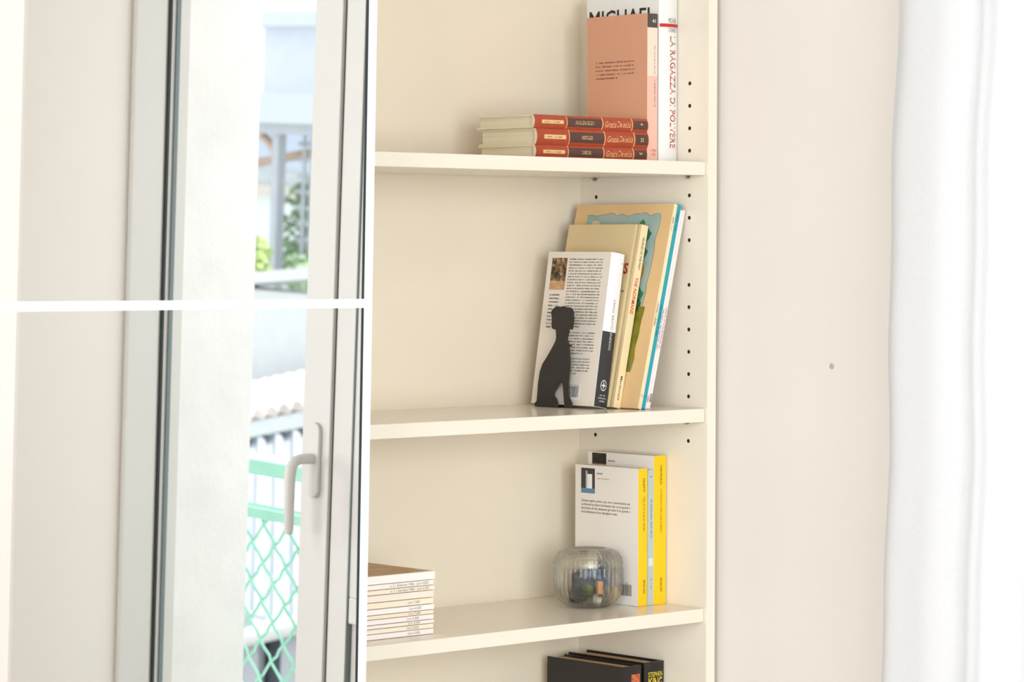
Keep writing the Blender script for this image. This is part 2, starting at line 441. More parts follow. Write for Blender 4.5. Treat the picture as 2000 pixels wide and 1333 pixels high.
# right side panel with real pin holes
sp = MB(); A = 0.006; HR = 0.0030; HT = 2.02
holes = {c: [ZH + 0.032 * k for k in list(range(-29, -11)) + list(range(0, 17)) if k not in (8,)] for c in (YH1, YH2)}
ys = [0, YH1 - A, YH1 + A, YH2 - A, YH2 + A, 0.28]
def q4(a, b, c, d, m=0):
    k = len(sp.v); sp.v += [a, b, c, d]; sp.face([k, k + 1, k + 2, k + 3], m)
for i in range(5):
    y0, y1 = ys[i], ys[i + 1]
    if i in (1, 3):
        c = YH1 if i == 1 else YH2; z = 0.0
        for h in holes[c]:
            q4((0, y0, z), (0, y1, z), (0, y1, h - A), (0, y0, h - A)); z = h + A
            sq = [(A, 0), (A, A), (0, A), (-A, A), (-A, 0), (-A, -A), (0, -A), (A, -A)]
            k = len(sp.v)
            sp.v += [(0, c + a, h + b) for a, b in sq]
            sp.v += [(0, c + HR * math.cos(math.pi / 4 * t), h + HR * math.sin(math.pi / 4 * t)) for t in range(8)]
            sp.v += [(0.009, c + HR * math.cos(math.pi / 4 * t), h + HR * math.sin(math.pi / 4 * t)) for t in range(8)]
            for t in range(8):
                t2 = (t + 1) % 8
                sp.face([k + t, k + t2, k + 8 + t2, k + 8 + t]); sp.face([k + 8 + t, k + 8 + t2, k + 16 + t2, k + 16 + t], 1)
            sp.face([k + 16 + t for t in range(8)], 1)
        q4((0, y0, z), (0, y1, z), (0, y1, HT), (0, y0, HT))
    else:
        q4((0, y0, 0), (0, y1, 0), (0, y1, HT), (0, y0, HT))
PT = 0.0175
q4((0, 0, 0), (PT, 0, 0), (PT, 0, HT), (0, 0, HT)); q4((PT, 0, 0), (PT, 0.28, 0), (PT, 0.28, HT), (PT, 0, HT))
q4((0, 0.28, 0), (PT, 0.28, 0), (PT, 0.28, HT), (0, 0.28, HT)); q4((0, 0, HT), (PT, 0, HT), (PT, 0.28, HT), (0, 0.28, HT)); q4((0, 0, 0), (PT, 0, 0), (PT, 0.28, 0), (0, 0.28, 0))
to_bc(sp).build('side_panel', [M_shelf, M_dark], bc)
XL = -0.762
to_bc(MB().box(XL - PT, XL, 0, 0.28, 0, HT)).build('side_panel', M_shelf, bc, bevel=0.0008)
to_bc(MB().box(XL, 0, DEP, DEP + 0.003, 0.06, HT)).build('back_panel', M_back, bc)
for z in (S1, S2, S3, S4, 0.36, 2.0):
    to_bc(MB().box(XL + 0.0008, -0.0008, 0.0045, DEP - 0.0006, z - TH, z)).build('shelf', M_shelf, bc, bevel=0.0009, segs=2)
to_bc(MB().box(XL, 0, 0.02, 0.036, 0.0, 0.06)).build('plinth', M_shelf, bc)
to_bc(MB().box(XL + 0.0008, -0.0008, 0.0045, DEP - 0.0006, 0.06, 0.08)).build('shelf', M_shelf, bc, bevel=0.0009)
for z in (S1, S2, S3):
    for y in (YH1, YH2):
        pm = MB(); pm.tube([(-0.006, y, z - TH - 0.0026), (0.006, y, z - TH - 0.0026)], 0.0020, 8)
        pm.box(-0.008, -0.0003, y - 0.008, y + 0.005, z - TH - 0.0004, z - TH - 0.0001)
        to_bc(pm).build('shelf_pin', M_steel, bc)

# ------------------------------------------------------------------ mirrored sliding wardrobe beside the bookcase
M_frame = mat('white_lacquered_aluminium', 'EFF4FC', 0.28, spec=0.5)
M_mirror = mat('silvered_mirror', (0.935, 0.93, 0.94), 0.0, metal=1.0)
M_carc = mat('white_wardrobe_board', 'EFEDE9', 0.4)
wd = thing('wardrobe', 'white wardrobe fronted by a mirrored sliding door', 'wardrobe', (-1.55, 0.0, 0))
wx = 1.55
for n, b in (('side_panel', (-0.80, -0.782, -0.08, 0.27, 0.0, 2.36)), ('side_panel', (-2.40, -2.382, -0.08, 0.27, 0, 2.36)),
             ('top_panel', (-2.382, -0.80, -0.08, 0.27, 2.342, 2.36)), ('base_panel', (-2.382, -0.80, -0.08, 0.27, 0.04, 0.058)),
             ('back_panel', (-2.382, -0.80, 0.262, 0.27, 0.058, 2.342)), ('divider', (-1.60, -1.582, -0.07, 0.262, 0.058, 2.342)),
             ('guide_rail', (-2.40, -0.76, -0.145, -0.082, 0.0, 0.035)), ('guide_rail', (-2.40, -0.76, -0.215, -0.08, 2.36, 2.40))):
    MB().box(b[0] + wx, b[1] + wx, *b[2:]).build(n, M_carc, wd, bevel=0.001)
LEAN = 0.025
door = holder('sliding_door', (0.794, -0.16 + math.tan(LEAN) * 1.28, 0.04)); door.parent = wd
door.rotation_euler = (LEAN, 0, 0)         # top edge hangs slightly forward
DH, DW = 2.31, 0.86                        # local: x from -DW (hidden side) to 0, mirror surface at y = 0
fr = 0.0120; gk = 0.0036
MB().box(-DW + fr + gk, -fr - gk, 0.0, 0.004, 0.02, DH - 0.02).build('mirror_glass', M_mirror, door)
MB().box(-fr, 0.0, -0.0022, 0.020, 0, DH).build('frame_stile', M_frame, door, bevel=0.0012, segs=2)
MB().box(-DW, -DW + fr, -0.0022, 0.020, 0, DH).build('frame_stile', M_frame, door, bevel=0.0012, segs=2)
MB().box(-fr - gk, -fr, -0.0004, 0.006, 0.02, DH - 0.02).build('seal', M_rubber, door)
MB().box(-DW + fr, -DW + fr + gk, -0.0004, 0.006, 0.02, DH - 0.02).build('seal', M_rubber, door)
MB().box(-DW + fr, -fr, -0.0022, 0.020, 0, 0.02).build('frame_rail', M_frame, door, bevel=0.001)
MB().box(-DW + fr, -fr, -0.0022, 0.020, DH - 0.02, DH).build('frame_rail', M_frame, door, bevel=0.001)
mu = MB().box(-DW + fr, -fr + 0.0004, -0.0020, 0.002, -0.0054, 0.0054).build('glazing_bar', M_frame, door, bevel=0.0008)
mu.location = (0, 0, 1.4583 - 0.04); mu.rotation_euler = (0, 0.0025, 0)
MB().box(-2.39 + wx, -1.52 + wx, -0.078, -0.060, 0.06, 2.33).build('plain_sliding_door', M_carc, wd, bevel=0.001)

# ------------------------------------------------------------------ books
def book(name, label, loc, t, d, H, cover, page, lean=0.0, spine=None, b=0.0025, oh=0.003, bulge=0.0, wrap=0.0, rot=None, group=None, cat='book', joint=False):
    """upright volume: x -t..0 across the spine, y 0..d from spine to fore edge, z 0..H; its lower right front corner is the origin"""
    o = thing(name, label, cat, loc, rot if rot else (0, lean, 0), group)
    o['t'] = t; o['d'] = d; o['H'] = H; o['bulge'] = bulge
    n = 10 if bulge else 1
    P = [(-t, d)]; S = [0]
    if joint: P += [(-t, 0.0125), (-t + 0.0011, 0.0095), (-t + 0.0011, 0.0075), (-t, 0.005)]; S += [0, 0, 0, 0]
    if wrap: P += [(-t, wrap)]; S += [1]
    for i in range(n + 1):
        s = i / n; P.append((-t + t * s, -bulge * (1 - (2 * s - 1) ** 2))); S.append(1)
    S[-1] = 1 if wrap else 0
    if wrap: P += [(0, wrap)]; S += [0]
    P += [(0, d), (-b, d), (-b, b), (-t + b, b), (-t + b, d)]; S += [0] * 5
    MB().prism(P, 0, H, S).build('cover', [cover, spine or cover], o, smooth=bool(bulge), angle=25)
    MB().box(-t + b, -b, b, d - oh, oh, H - oh).build('page_block', page, o)
    return o
EPS = 0.00022
def on_cover(o, x, v):     # x measured from the fore edge towards the spine
    return (-o['t'] - EPS, o['d'] - x, v)
def on_spine(o, x, v):     # x measured from the left corner of the spine
    s = x / o['t']; return (-o['t'] + x, -o['bulge'] * max(0, 1 - (2 * s - 1) ** 2) - EPS, v)
def cover_patch(o, name, m, x0, x1, v0, v1, th=0.0002):
    t, d = o['t'], o['d']
    return MB().box(-t - th, -t + 0.00005, d - x1, d - x0, v0, v1).build(name, m, o)
def spine_patch(o, name, m, x0, x1, v0, v1, n=8):
    mb = MB()
    for i in range(n):
        a = x0 + (x1 - x0) * i / n; c = x0 + (x1 - x0) * (i + 1) / n
        k = len(mb.v)
        for x, v in ((a, v0), (c, v0), (c, v1), (a, v1)):
            p = on_spine(o, x, v); mb.v.append((p[0], p[1] + 0.0001, p[2]))
        mb.face([k, k + 1, k + 2, k + 3])
    return mb.build(name, m, o)
def cover_text(o, s, x, v, w, h, m, bold=0.0, name='lettering', raw=None):
    return lay(name, fit(raw or glyphs(s, bold), w, h), lambda a, b: on_cover(o, x + a, v + b), m, o)
def spine_down(o, s, xc, vtop, length, h, m, bold=0.0, raw=None, name='lettering'):
    return lay(name, fit(raw or glyphs(s, bold), length, h), lambda a, b: on_spine(o, xc - h / 2 + b, vtop - a), m, o)
def spine_up(o, s, xc, vbot, length, h, m, bold=0.0, raw=None, name='lettering'):
    return lay(name, fit(raw or glyphs(s, bold), length, h), lambda a, b: on_spine(o, xc + h / 2 - b, vbot + a), m, o)
def spine_flat(o, s, x, v, w, h, m, bold=0.0, raw=None, shear=0.0, name='lettering'):
    return lay(name, fit(raw or glyphs(s, bold, shear), w, h), lambda a, b: on_spine(o, x + a, v + b), m, o)
def cover_lines(o, x0, x1, vtop, n, pitch, h, m, seed, last=0.6, name='printed_text'):
    V = []; F = []; rnd = random.Random(seed)
    for i in range(n):
        w = (x1 - x0) * (last if i == n - 1 else rnd.uniform(0.95, 1.0))
        v, f = fit(scrawl(int(w / h * 1.5), seed * 100 + i), w, h)
        k = len(V); V += [(x0 + a, vtop - i * pitch - h + b) for a, b in v]; F += [[k + q for q in p] for p in f]
    return lay(name, (V, F), lambda a, b: on_cover(o, a, b), m, o)
def barcode(o, x0, x1, v0, v1, m, seed=3):
    rnd = random.Random(seed); V = []; F = []; x = x0
    while x < x1 - 0.0004:
        w = rnd.choice((0.0004, 0.0006, 0.0011)); k = len(V)
        V += [(x, v0), (min(x + w, x1), v0), (min(x + w, x1), v1), (x, v1)]; F.append([k, k + 1, k + 2, k + 3]); x += w + rnd.choice((0.0003, 0.0005, 0.0008))
    return lay('barcode', (V, F), lambda a, b: on_cover(o, a, b), m, o)

INK = mat('black_ink', '28221E', 0.6); INKG = mat('grey_ink', '7A7068', 0.7); INKD = mat('soft_black_ink', '4A423B', 0.7)
WHI = mat('white_ink', 'E9E6E0', 0.6); REDI = mat('red_ink', 'B2332E', 0.6); GOLD = mat('gold_foil', 'E6BE86', 0.4, spec=0.6)
PAGE = pages_mat('cream_paper', 'EBDDBE', 'x'); PAGEW = pages_mat('white_paper', 'E9E2D5', 'x'); PAGET = pages_mat('tan_paper', 'D9B894', 'x')

# ---- top shelf: three red-spined volumes lying flat, spines to the room
RED = mat('red_leather', 'AD4526', 0.42, var=0.10, vscale=60, bump=0.15, bscale=500)
LBL = mat('brown_leather_label', '57382E', 0.45, var=0.06, vscale=60)
CRM = mat('cream_boards', 'E6D6B2', 0.6, var=0.03, vscale=12)
z = S1
reds = [("topmost of the three red leather books lying stacked", 'ANNALENA BILSINI', '6', 0.0185, 0.2195, 0.0),
        ("middle and thickest of the three red leather books lying stacked", 'NOSTALGIE', '22', 0.0222, 0.2160, 0.0010),
        ("lowest of the three red leather books lying stacked", "L'ARGINE", '3', 0.0186, 0.2150, -0.0020)]
zz = S1 + 0.0003
for lab, title, num, t, H, dx in reversed(reds):
    # lying: local z runs to -X .. +X along the shelf, local x becomes height
    o = book('book', lab, (-0.0665 - H + dx, 0.0575, zz + 0.0), t, 0.116, H, CRM, PAGE, spine=RED, b=0.0024, oh=0.0035, bulge=0.0035, wrap=0.011,
             rot=(0, R(90), 0), group='red leather books in a flat stack')
    zz += t + 0.0002
    # after the quarter turn, local -x points up, local z points along +X : spine x=0..t runs downwards from the top
    def band(name, m, z0, z1, v0=0.0, v1=1.0):
        return spine_patch(o, name, m, t * (1 - v1), t * (1 - v0), z0, z1)
    def along(s, z0, w, vc, h, m, bold=0.0, shear=0.0):
        return lay('lettering', fit(glyphs(s, bold, shear), w, h), lambda a, b: on_spine(o, t * (1 - vc) + h / 2 - b, z0 + a), m, o)
    band('gold_rule', GOLD, 0.0605, 0.0617, 0.02, 0.98); band('gold_rule', GOLD, 0.1290, 0.1304, 0.02, 0.98)
    band('gold_rule', GOLD, 0.1872, 0.1886, 0.02, 0.98)
    band('title_label', LBL, 0.0622, 0.1282, 0.17, 0.83); band('number_label', LBL, 0.1905, H - 0.0012, 0.17, 0.83)
    band('imprint_label', GOLD, 0.0135, 0.0545, 0.36, 0.62)
    along('' + title, 0.0622 + 0.033 - 0.0024 * len(title) / 2 * 0.95, 0.0024 * len(title) * 0.95, 0.5, 0.0052, GOLD, 0.01)
    along('Grazia', 0.1345, 0.0215, 0.47, 0.0085, GOLD, 0.0, 0.35); along('Deledda', 0.1580, 0.0262, 0.5, 0.0085, GOLD, 0.0, 0.35)
    lay('lettering', fit(glyphs(num, 0.01), 0.0062 if len(num) > 1 else 0.0034, 0.0055), lambda a, b: on_spine(o, t * 0.5 - 0.003 + a, H - 0.0155 + b), GOLD, o)
    lay('printed_text', fit(scrawl(16, 5), 0.030, 0.0022), lambda a, b: on_spine(o, t * 0.51 + 0.0011 - b, 0.0175 + a), LBL, o)

# ---- top shelf: pink paperback and white hardback
PINK = mat('pink_cover', 'D69B7C', 0.55, var=0.03, vscale=10); PINKS = mat('pink_spine', 'F0BDA8', 0.5)
o = book('book', 'pink paperback with a dark number block on its spine', (-0.0428, 0.060, S1 + 0.0003), 0.0204, 0.1235, 0.2104, PINK, PAGEW, spine=PINKS, b=0.0006, oh=0.0004)
spine_patch(o, 'spine_panel', mat('pale_pink', 'F6D8C4', 0.5), 0.0002, 0.0202, 0.1215, 0.1905, 1)
spine_patch(o, 'number_block', mat('charcoal_print', '4B433D', 0.5), 0.0002, 0.0202, 0.1905, 0.2103, 1)
spine_flat(o, '41', 0.0098, 0.1973, 0.0068, 0.0052, WHI, 0.01)
spine_down(o, '', 0.0150, 0.165, 0.040, 0.0024, INKG, raw=scrawl(20, 11), name='printed_text')
spine_down(o, '', 0.0155, 0.116, 0.038, 0.0024, INKG, raw=scrawl(19, 12), name='printed_text')
spine_flat(o, '', 0.0075, 0.0145, 0.0105, 0.0042, mat('rose_ink', 'C07A6C', 0.6), raw=scrawl(4, 13), name='printed_text')
spine_flat(o, '', 0.0095, 0.0085, 0.0080, 0.0042, mat('rose_ink', 'C07A6C', 0.6), raw=scrawl(3, 14), name='printed_text')
cover_lines(o, 0.0185, 0.1000, 0.1455, 5, 0.0057, 0.0028, mat('brown_ink', '7D4B38', 0.7), 7, last=0.55)

WCOV = mat('white_dust_jacket', 'EAE7E3', 0.35, var=0.01)
o = book('book', 'white hardback with red vertical title against the bookcase side', (-0.0028, 0.0602, S1 + 0.0003), 0.0370, 0.148, 0.240, WCOV, PAGEW, b=0.0026, oh=0.003, bulge=0.004)
spine_down(o, 'LA RAGAZZA DI POLVERE', 0.0250, 0.1795, 0.1595, 0.0125, REDI, 0.008)
spine_flat(o, 'MICHAEL', 0.0150, 0.1985, 0.0185, 0.0070, INKG); spine_flat(o, 'CONNELLY', 0.0150, 0.1855, 0.0190, 0.0060, INKG)
cover_text(o, 'MICHAEL', 0.0055, 0.1965, 0.1340, 0.0250, INK, 0.012)
rb = MB()
for i in range(12):
    a, c = 0.0365 * i / 12 + 0.0003, 0.0365 * (i + 1) / 12 + 0.0003; k = len(rb.v)
    for x, v in ((a, 0.1925), (c, 0.1925), (c, 0.1972), (a, 0.1972)):
        p = on_spine(o, x, v); rb.v.append((p[0], p[1] - 0.0009, p[2]))
    rb.face([k, k + 1, k + 2, k + 3])
rb.build('bookmark_ribbon', mat('red_ribbon', 'C2232A', 0.5), o)

# ---- second shelf: leaning row
M_novel = mat('paper_cover', 'E6DCCF', 0.5, var=0.015, vscale=12)
for k, (x, t, lab) in enumerate(((-0.0745, 0.0047, 'thin white album touching the drilled bookcase side'), (-0.0796, 0.0046, 'thin white album between another white album and a turquoise one'))):
    o = book('book', lab, (x, 0.041, S2 + 0.0003), t, 0.198, 0.2905, mat('pale_pink_album', 'EFE4E0', 0.45, var=0.02), PAGEW, lean=R(14.0 - 0.05 * k), b=0.0007, oh=0.002, group='thin white albums')
    spine_down(o, '', t * 0.5, 0.148 - 0.003 * k, 0.060, 0.0032, mat('mauve_ink', 'A07A86', 0.6), raw=scrawl(26, 21 + k), name='printed_text')
    spine_flat(o, '', t * 0.15, 0.010, t * 0.7, 0.012, INKG, raw=scrawl(3, 31 + k), name='printed_text')
TURQ = mat('turquoise_cloth', '1E9DAA', 0.45, var=0.05, vscale=40)
o = book('book', 'thin turquoise book leaning in the middle of the row', (-0.0848, 0.0405, S2 + 0.0003), 0.0068, 0.200, 0.2985, TURQ, PAGEW, lean=R(14.0), b=0.0016, oh=0.002)
spine_down(o, '', 0.0034, 0.285, 0.025, 0.0032, mat('dark_teal_ink', '14606B', 0.6), raw=scrawl(10, 41), name='printed_text')
spine_down(o, '', 0.0034, 0.150, 0.045, 0.0032, mat('dark_teal_ink', '14606B', 0.6), raw=scrawl(18, 42), name='printed_text')
spine_patch(o, 'spine_band', mat('dark_teal_ink', '14606B', 0.6), 0.0004, 0.0064, 0.018, 0.0187, 1)
TAN = mat('tan_boards', 'E2BC88', 0.5, var=0.06, vscale=7)
o = book('book', 'large tan picture book with a teal landscape on its cover', (-0.0921, 0.0405, S2 + 0.0003), 0.0068, 0.200, 0.2990, TAN, PAGEW, lean=R(13.9), spine=mat('pale_tan_spine', 'F0DCB6', 0.5), b=0.0018, oh=0.002)
spine_down(o, '', 0.0034, 0.155, 0.035, 0.0034, INKG, raw=scrawl(15, 51), name='printed_text')
spine_down(o, '', 0.0034, 0.280, 0.020, 0.0034, INKG, raw=scrawl(8, 52), name='printed_text')
spine_flat(o, '', 0.0016, 0.018, 0.0034, 0.004, REDI, raw=scrawl(2, 53), name='printed_text')
# torn-edge landscape: sky, cloud, foliage, sun, olive ground
rnd = random.Random(4)
def blob(name, pts, m, th): 
    t, d = o['t'], o['d']; mb = MB(); n = len(pts)
    mb.v = [(-t - th, d - a, c) for a, c in pts]; mb.face(list(range(n)))
    return mb.build(name, m, o)
top = [(0.026 + 0.150 * i / 22, 0.2835 + 0.0012 * math.sin(i * 1.9) + rnd.uniform(-0.0022, 0.0022)) for i in range(23)]
side = [(0.176 - 0.004 * i / 14 + rnd.uniform(-0.0022, 0.0022), 0.280 - 0.225 * i / 14) for i in range(15)]
blob('picture_edge', [(a, c + 0.0006) for a, c in top] + [(a + 0.0006, c) for a, c in side] + [(0.0255, 0.055)], mat('umber_ink', '6B6048', 0.7), 0.00012)
blob('picture_sky', top + side + [(0.026, 0.055)], mixed('teal_wash', ['86A8A2', '9DB4AC', 'A8B4AE'], 30), 0.0002)
blob('picture_cloud', [(0.036, 0.262), (0.037, 0.2715), (0.042, 0.2745), (0.052, 0.2745), (0.0545, 0.271), (0.0545, 0.262)], mat('cloud_cream', 'E4C79C', 0.6), 0.0003)
for cx, cz, r_ in ((0.143, 0.2700, 0.0055), (0.1555, 0.2530, 0.009), (0.1555, 0.2265, 0.008), (0.158, 0.1640, 0.0115), (0.156, 0.1500, 0.012), (0.151, 0.239, 0.006)):
    blob('picture_leaf', [(cx + r_ * (1 + 0.18 * math.sin(5 * q)) * math.cos(q), cz + r_ * (1 + 0.18 * math.cos(4 * q)) * math.sin(q)) for q in [2 * math.pi * i / 16 for i in range(16)]], mat('leaf_green', '3E7A52', 0.6), 0.0003)
blob('picture_sun', [(0.1545 + 0.0085 * math.cos(q), 0.1990 + 0.014 * math.sin(q)) for q in [2 * math.pi * i / 20 for i in range(20)]], mat('ochre', 'C08A2C', 0.6), 0.0003)
blob('picture_ground', [(0.10, 0.150), (0.150, 0.151), (0.156, 0.156), (0.160, 0.149), (0.166, 0.1535), (0.170, 0.147)] + [(0.1765 + rnd.uniform(-0.002, 0.002) - 0.003 * i / 10, 0.148 - 0.096 * i / 10) for i in range(11)] + [(0.10, 0.052)], mixed('olive_wash', ['6B6A12', '7F7A1C', '8A8428'], 60), 0.0003)

NOR = mat('cream_cloth_boards', 'DCC495', 0.55, var=0.05, vscale=6)
o = book('book', 'cream hardback with orange-red spine title leaning behind the novel', (-0.0993, 0.076, S2 + 0.0003), 0.0138, 0.150, 0.2655, NOR, PAGE, lean=R(12.1), spine=mat('cream_spine', 'F1DDB0', 0.5), b=0.0024, oh=0.003, joint=True)
spine_down(o, 'PEOPLES OF THE PAST', 0.0080, 0.2475, 0.0470, 0.0040, INKD, 0.01)
spine_down(o, 'THE NORMANS', 0.0068, 0.1890, 0.0530, 0.0066, mat('orange_red_ink', 'DB5530', 0.6), 0.02)
spine_down(o, 'Macdonald', 0.0075, 0.0455, 0.0340, 0.0042, INKD, 0.005)
cover_text(o, 'NORMANS', 0.045, 0.1925, 0.0915, 0.0165, mat('dark_red_ink', 'A02A20', 0.6), 0.03)
cover_text(o, '', 0.110, 0.166, 0.025, 0.0045, INKD, raw=scrawl(8, 61), name='printed_text')

o = book('book', 'thick white and black-spined novel behind the dog bookend', (-0.1140, 0.088, S2 + 0.0003), 0.0262, 0.130, 0.2215, M_novel, PAGEW, lean=R(9.0), spine=mat('white_spine', 'F2F1F0', 0.35), b=0.0007, oh=0.0004, bulge=0.0016)
spine_patch(o, 'spine_block', mat('slate_print', '303236', 0.4), 0.0003, 0.0259, 0.0005, 0.1085)
spine_up(o, 'OLIVER TWIST', 0.0160, 0.1115, 0.0440, 0.0040, INKG); spine_up(o, 'DICKENS', 0.0160, 0.0830, 0.0245, 0.0042, WHI)
spine_flat(o, '', 0.0205, 0.2070, 0.004, 0.0016, INKG, raw=scrawl(2, 71), name='printed_text')
em = MB()
ring = [(math.cos(q), math.sin(q)) for q in [2 * math.pi * i / 24 for i in range(24)]]
for i in range(24):
    a, c = ring[i], ring[(i + 1) % 24]; k = len(em.v)
    for s_, p_ in ((0.0058, a), (0.0058, c), (0.0049, c), (0.0049, a)): em.v.append(on_spine(o, 0.0132 + s_ * p_[0], 0.0315 + 1.35 * s_ * p_[1]))
    em.face([k, k + 1, k + 2, k + 3])
star = [((0.0052 if i % 2 == 0 else 0.0017) * math.sin(math.pi * i / 4), (0.0062 if i % 2 == 0 else 0.0017) * math.cos(math.pi * i / 4)) for i in range(8)]
k = len(em.v); em.v += [on_spine(o, 0.0132 + a, 0.0315 + c) for a, c in star]; em.face([k + i for i in range(8)])
em.build('emblem', WHI, o)
for i, w in enumerate((0.010, 0.015, 0.010)):
    spine_flat(o, '', 0.0132 - w / 2, 0.0165 - 0.0042 * i, w, 0.0022, WHI, raw=scrawl(int(w * 600), 80 + i), name='printed_text')
cover_patch(o, 'picture', mixed('old_painting', ['241A14', '4A3626', '8A6A4A', 'D9B48A'], 130), 0.0095, 0.0410, 0.1660, 0.2125)
cover_patch(o, 'picture', mixed('pale_painting', ['D9B48A', 'C9A078', 'B98E68'], 90), 0.0097, 0.0408, 0.1660, 0.1790, 0.0003)
cover_lines(o, 0.046, 0.1165, 0.2120, 24, 0.00425, 0.0022, INKD, 9, last=0.5)
cover_lines(o, 0.046, 0.1165, 0.1055, 8, 0.00425, 0.0022, INKD, 10, last=0.7)
cover_lines(o, 0.046, 0.1130, 0.0680, 6, 0.00425, 0.0022, INKD, 14, last=0.6)
cover_lines(o, 0.0120, 0.0330, 0.1600, 10, 0.0052, 0.0026, INK, 15, last=0.5)
cover_patch(o, 'barcode_panel', mat('barcode_white', 'EFE9E0', 0.5), 0.072, 0.099, 0.008, 0.0305, 0.00012)
barcode(o, 0.0740, 0.0970, 0.0115, 0.0275, INK, 4)
cover_text(o, '', 0.0740, 0.0285, 0.022, 0.0016, INKD, raw=scrawl(14, 91), name='printed_text')

# ---- dog bookend
DOG = [(0.1672,0.139),(0.159,0.1443),(0.1536,0.1451),(0.1489,0.1442),(0.1441,0.1455),(0.1353,0.144),(0.1279,0.1434),(0.1236,0.1407),(0.1213,0.1356),(0.121,0.1254),(0.1223,0.1157),(0.1244,0.1122),(0.1284,0.1127),(0.1301,0.1141),(0.1305,0.1097),(0.1332,0.1029),(0.1335,0.0974),(0.1302,0.0886),(0.1284,0.075),(0.1281,0.0614),(0.1294,0.0524),(0.1306,0.039),(0.1312,0.0253),(0.1299,0.0164),(0.1266,0.0107),(0.1242,0.0075),(0.124,0.0003),(0.1391,0.0003),(0.141,0.0087),(0.1424,0.0248),(0.1438,0.0339),(0.1464,0.0379),(0.1543,0.029),(0.1609,0.0215),(0.1615,0.0169),(0.1569,0.0125),(0.1536,0.0072),(0.1535,0.0003),(0.1807,0.0003),(0.2021,0.0003),(0.2024,0.0047),(0.1981,0.0077),(0.1968,0.0183),(0.1956,0.0321),(0.1916,0.0505),(0.1863,0.0615),(0.1797,0.069),(0.1717,0.0784),(0.1638,0.0885),(0.1592,0.095),(0.1575,0.1005),(0.1579,0.1077),(0.159,0.1127),(0.1603,0.1116),(0.1658,0.1129),(0.1674,0.117),(0.1665,0.1265),(0.1679,0.1339)]
M_iron = mat('black_powder_coated_steel', '211D1B', 0.42, spec=0.45, var=0.08, vscale=200)
be = thing('bookend', 'black metal bookend cut as a sitting dog', 'bookend', (-0.147, 0.16, S2 + 0.0003))
db = MB(); db.prism([(a - 0.16, c) for a, c in DOG], -0.0010, 0.0010, put=lambda a, b, c: (c, a, b))
db.build('dog_silhouette', M_iron, be, bevel=0.0003)
MB().box(0.0010, 0.028, -0.005, 0.040, -0.0002, 0.0001).build('base_plate', M_iron, be)
MB().box(0.0008, 0.0028, -0.0315, -0.0285, 0.088, 0.0905).build('tab', M_iron, be)

# ---- third shelf: yellow-spined paperbacks, pale blue one
YEL = mat('yellow_cover', 'FFC60A', 0.35, spec=0.4); YCOV = mat('white_paper_cover', 'EDE4DA', 0.4, var=0.008)
o = book('book', 'tallest yellow-spined paperback standing against the bookcase side', (-0.0024, 0.079, S3 + 0.0003), 0.0250, 0.137, 0.2154, YCOV, PAGEW, spine=YEL, b=0.0006, oh=0.0004)
spine_down(o, 'CAROFIGLIO', 0.0145, 0.2020, 0.0290, 0.0040, INK, 0.012)
spine_down(o, "LA REGOLA DELL'EQUILIBRIO", 0.0145, 0.1670, 0.0630, 0.0040, INKD)
spine_down(o, 'EINAUDI', 0.0150, 0.0385, 0.0195, 0.0038, INK, 0.012)
cover_patch(o, 'picture', mixed('dark_cloth_photo', ['1E1916', '2C2420', '3A302A'], 60), 0.009, 0.0385, 0.1960, 0.2140)
cover_patch(o, 'picture', mixed('sand_photo', ['C9A878', 'A98A5C', '6E5636'], 120), 0.0092, 0.0383, 0.1880, 0.1985, 0.0003)
cover_text(o, '', 0.0425, 0.2022, 0.0140, 0.0026, INK, raw=glyphs('EINAUDI', 0.015)); cover_lines(o, 0.0425, 0.070, 0.1965, 1, 0.004, 0.0022, mat('orange_ink', 'C07A50', 0.6), 33, last=1.0)
BLU = mat('pale_blue_cover', 'B7C3C0', 0.45, var=0.03)
o = book('book', 'thin pale blue paperback between the two yellow-spined ones', (-0.0279, 0.0795, S3 + 0.0003), 0.0102, 0.120, 0.1955, BLU, PAGEW, b=0.0006, oh=0.0004)
spine_down(o, '', 0.0062, 0.1530, 0.0560, 0.0034, INKG, raw=scrawl(24, 43), name='printed_text')
spine_flat(o, '', 0.0030, 0.1850, 0.0040, 0.0016, INKD, raw=scrawl(2, 44), name='printed_text')
spine_down(o, '', 0.0062, 0.0380, 0.0140, 0.0026, INKD, raw=scrawl(7, 45), name='printed_text')
spine_patch(o, 'spine_mark', mat('pale_mark', 'D9DDD4', 0.5), 0.0008, 0.0094, 0.0570, 0.0680, 1)
o = book('book', 'yellow-spined paperback with a doorway picture behind the glass jar', (-0.0388, 0.0812, S3 + 0.0003), 0.0178, 0.1310, 0.1980, YCOV, PAGEW, spine=YEL, b=0.0006, oh=0.0004)
spine_down(o, 'FALETTI', 0.0110, 0.1840, 0.0195, 0.0038, INK, 0.012)
spine_down(o, 'TRE ATTI E DUE TEMPI', 0.0110, 0.1580, 0.0500, 0.0038, INKD)
spine_down(o, 'EINAUDI', 0.0120, 0.0375, 0.0195, 0.0036, INK, 0.012)
cover_patch(o, 'picture', mat('photo_brown', '3C3430', 0.5), 0.0125, 0.0410, 0.1570, 0.1935)
cover_patch(o, 'picture', mat('photo_blue', '5C86A6', 0.5), 0.0127, 0.0408, 0.1572, 0.1640, 0.0003)
cover_patch(o, 'picture', mat('photo_white', 'EFEDEA', 0.5), 0.0255, 0.0355, 0.1640, 0.1850, 0.0003)
cover_patch(o, 'picture', mat('photo_grey', 'A9B7B8', 0.5), 0.0222, 0.0255, 0.1640, 0.1895, 0.0003)
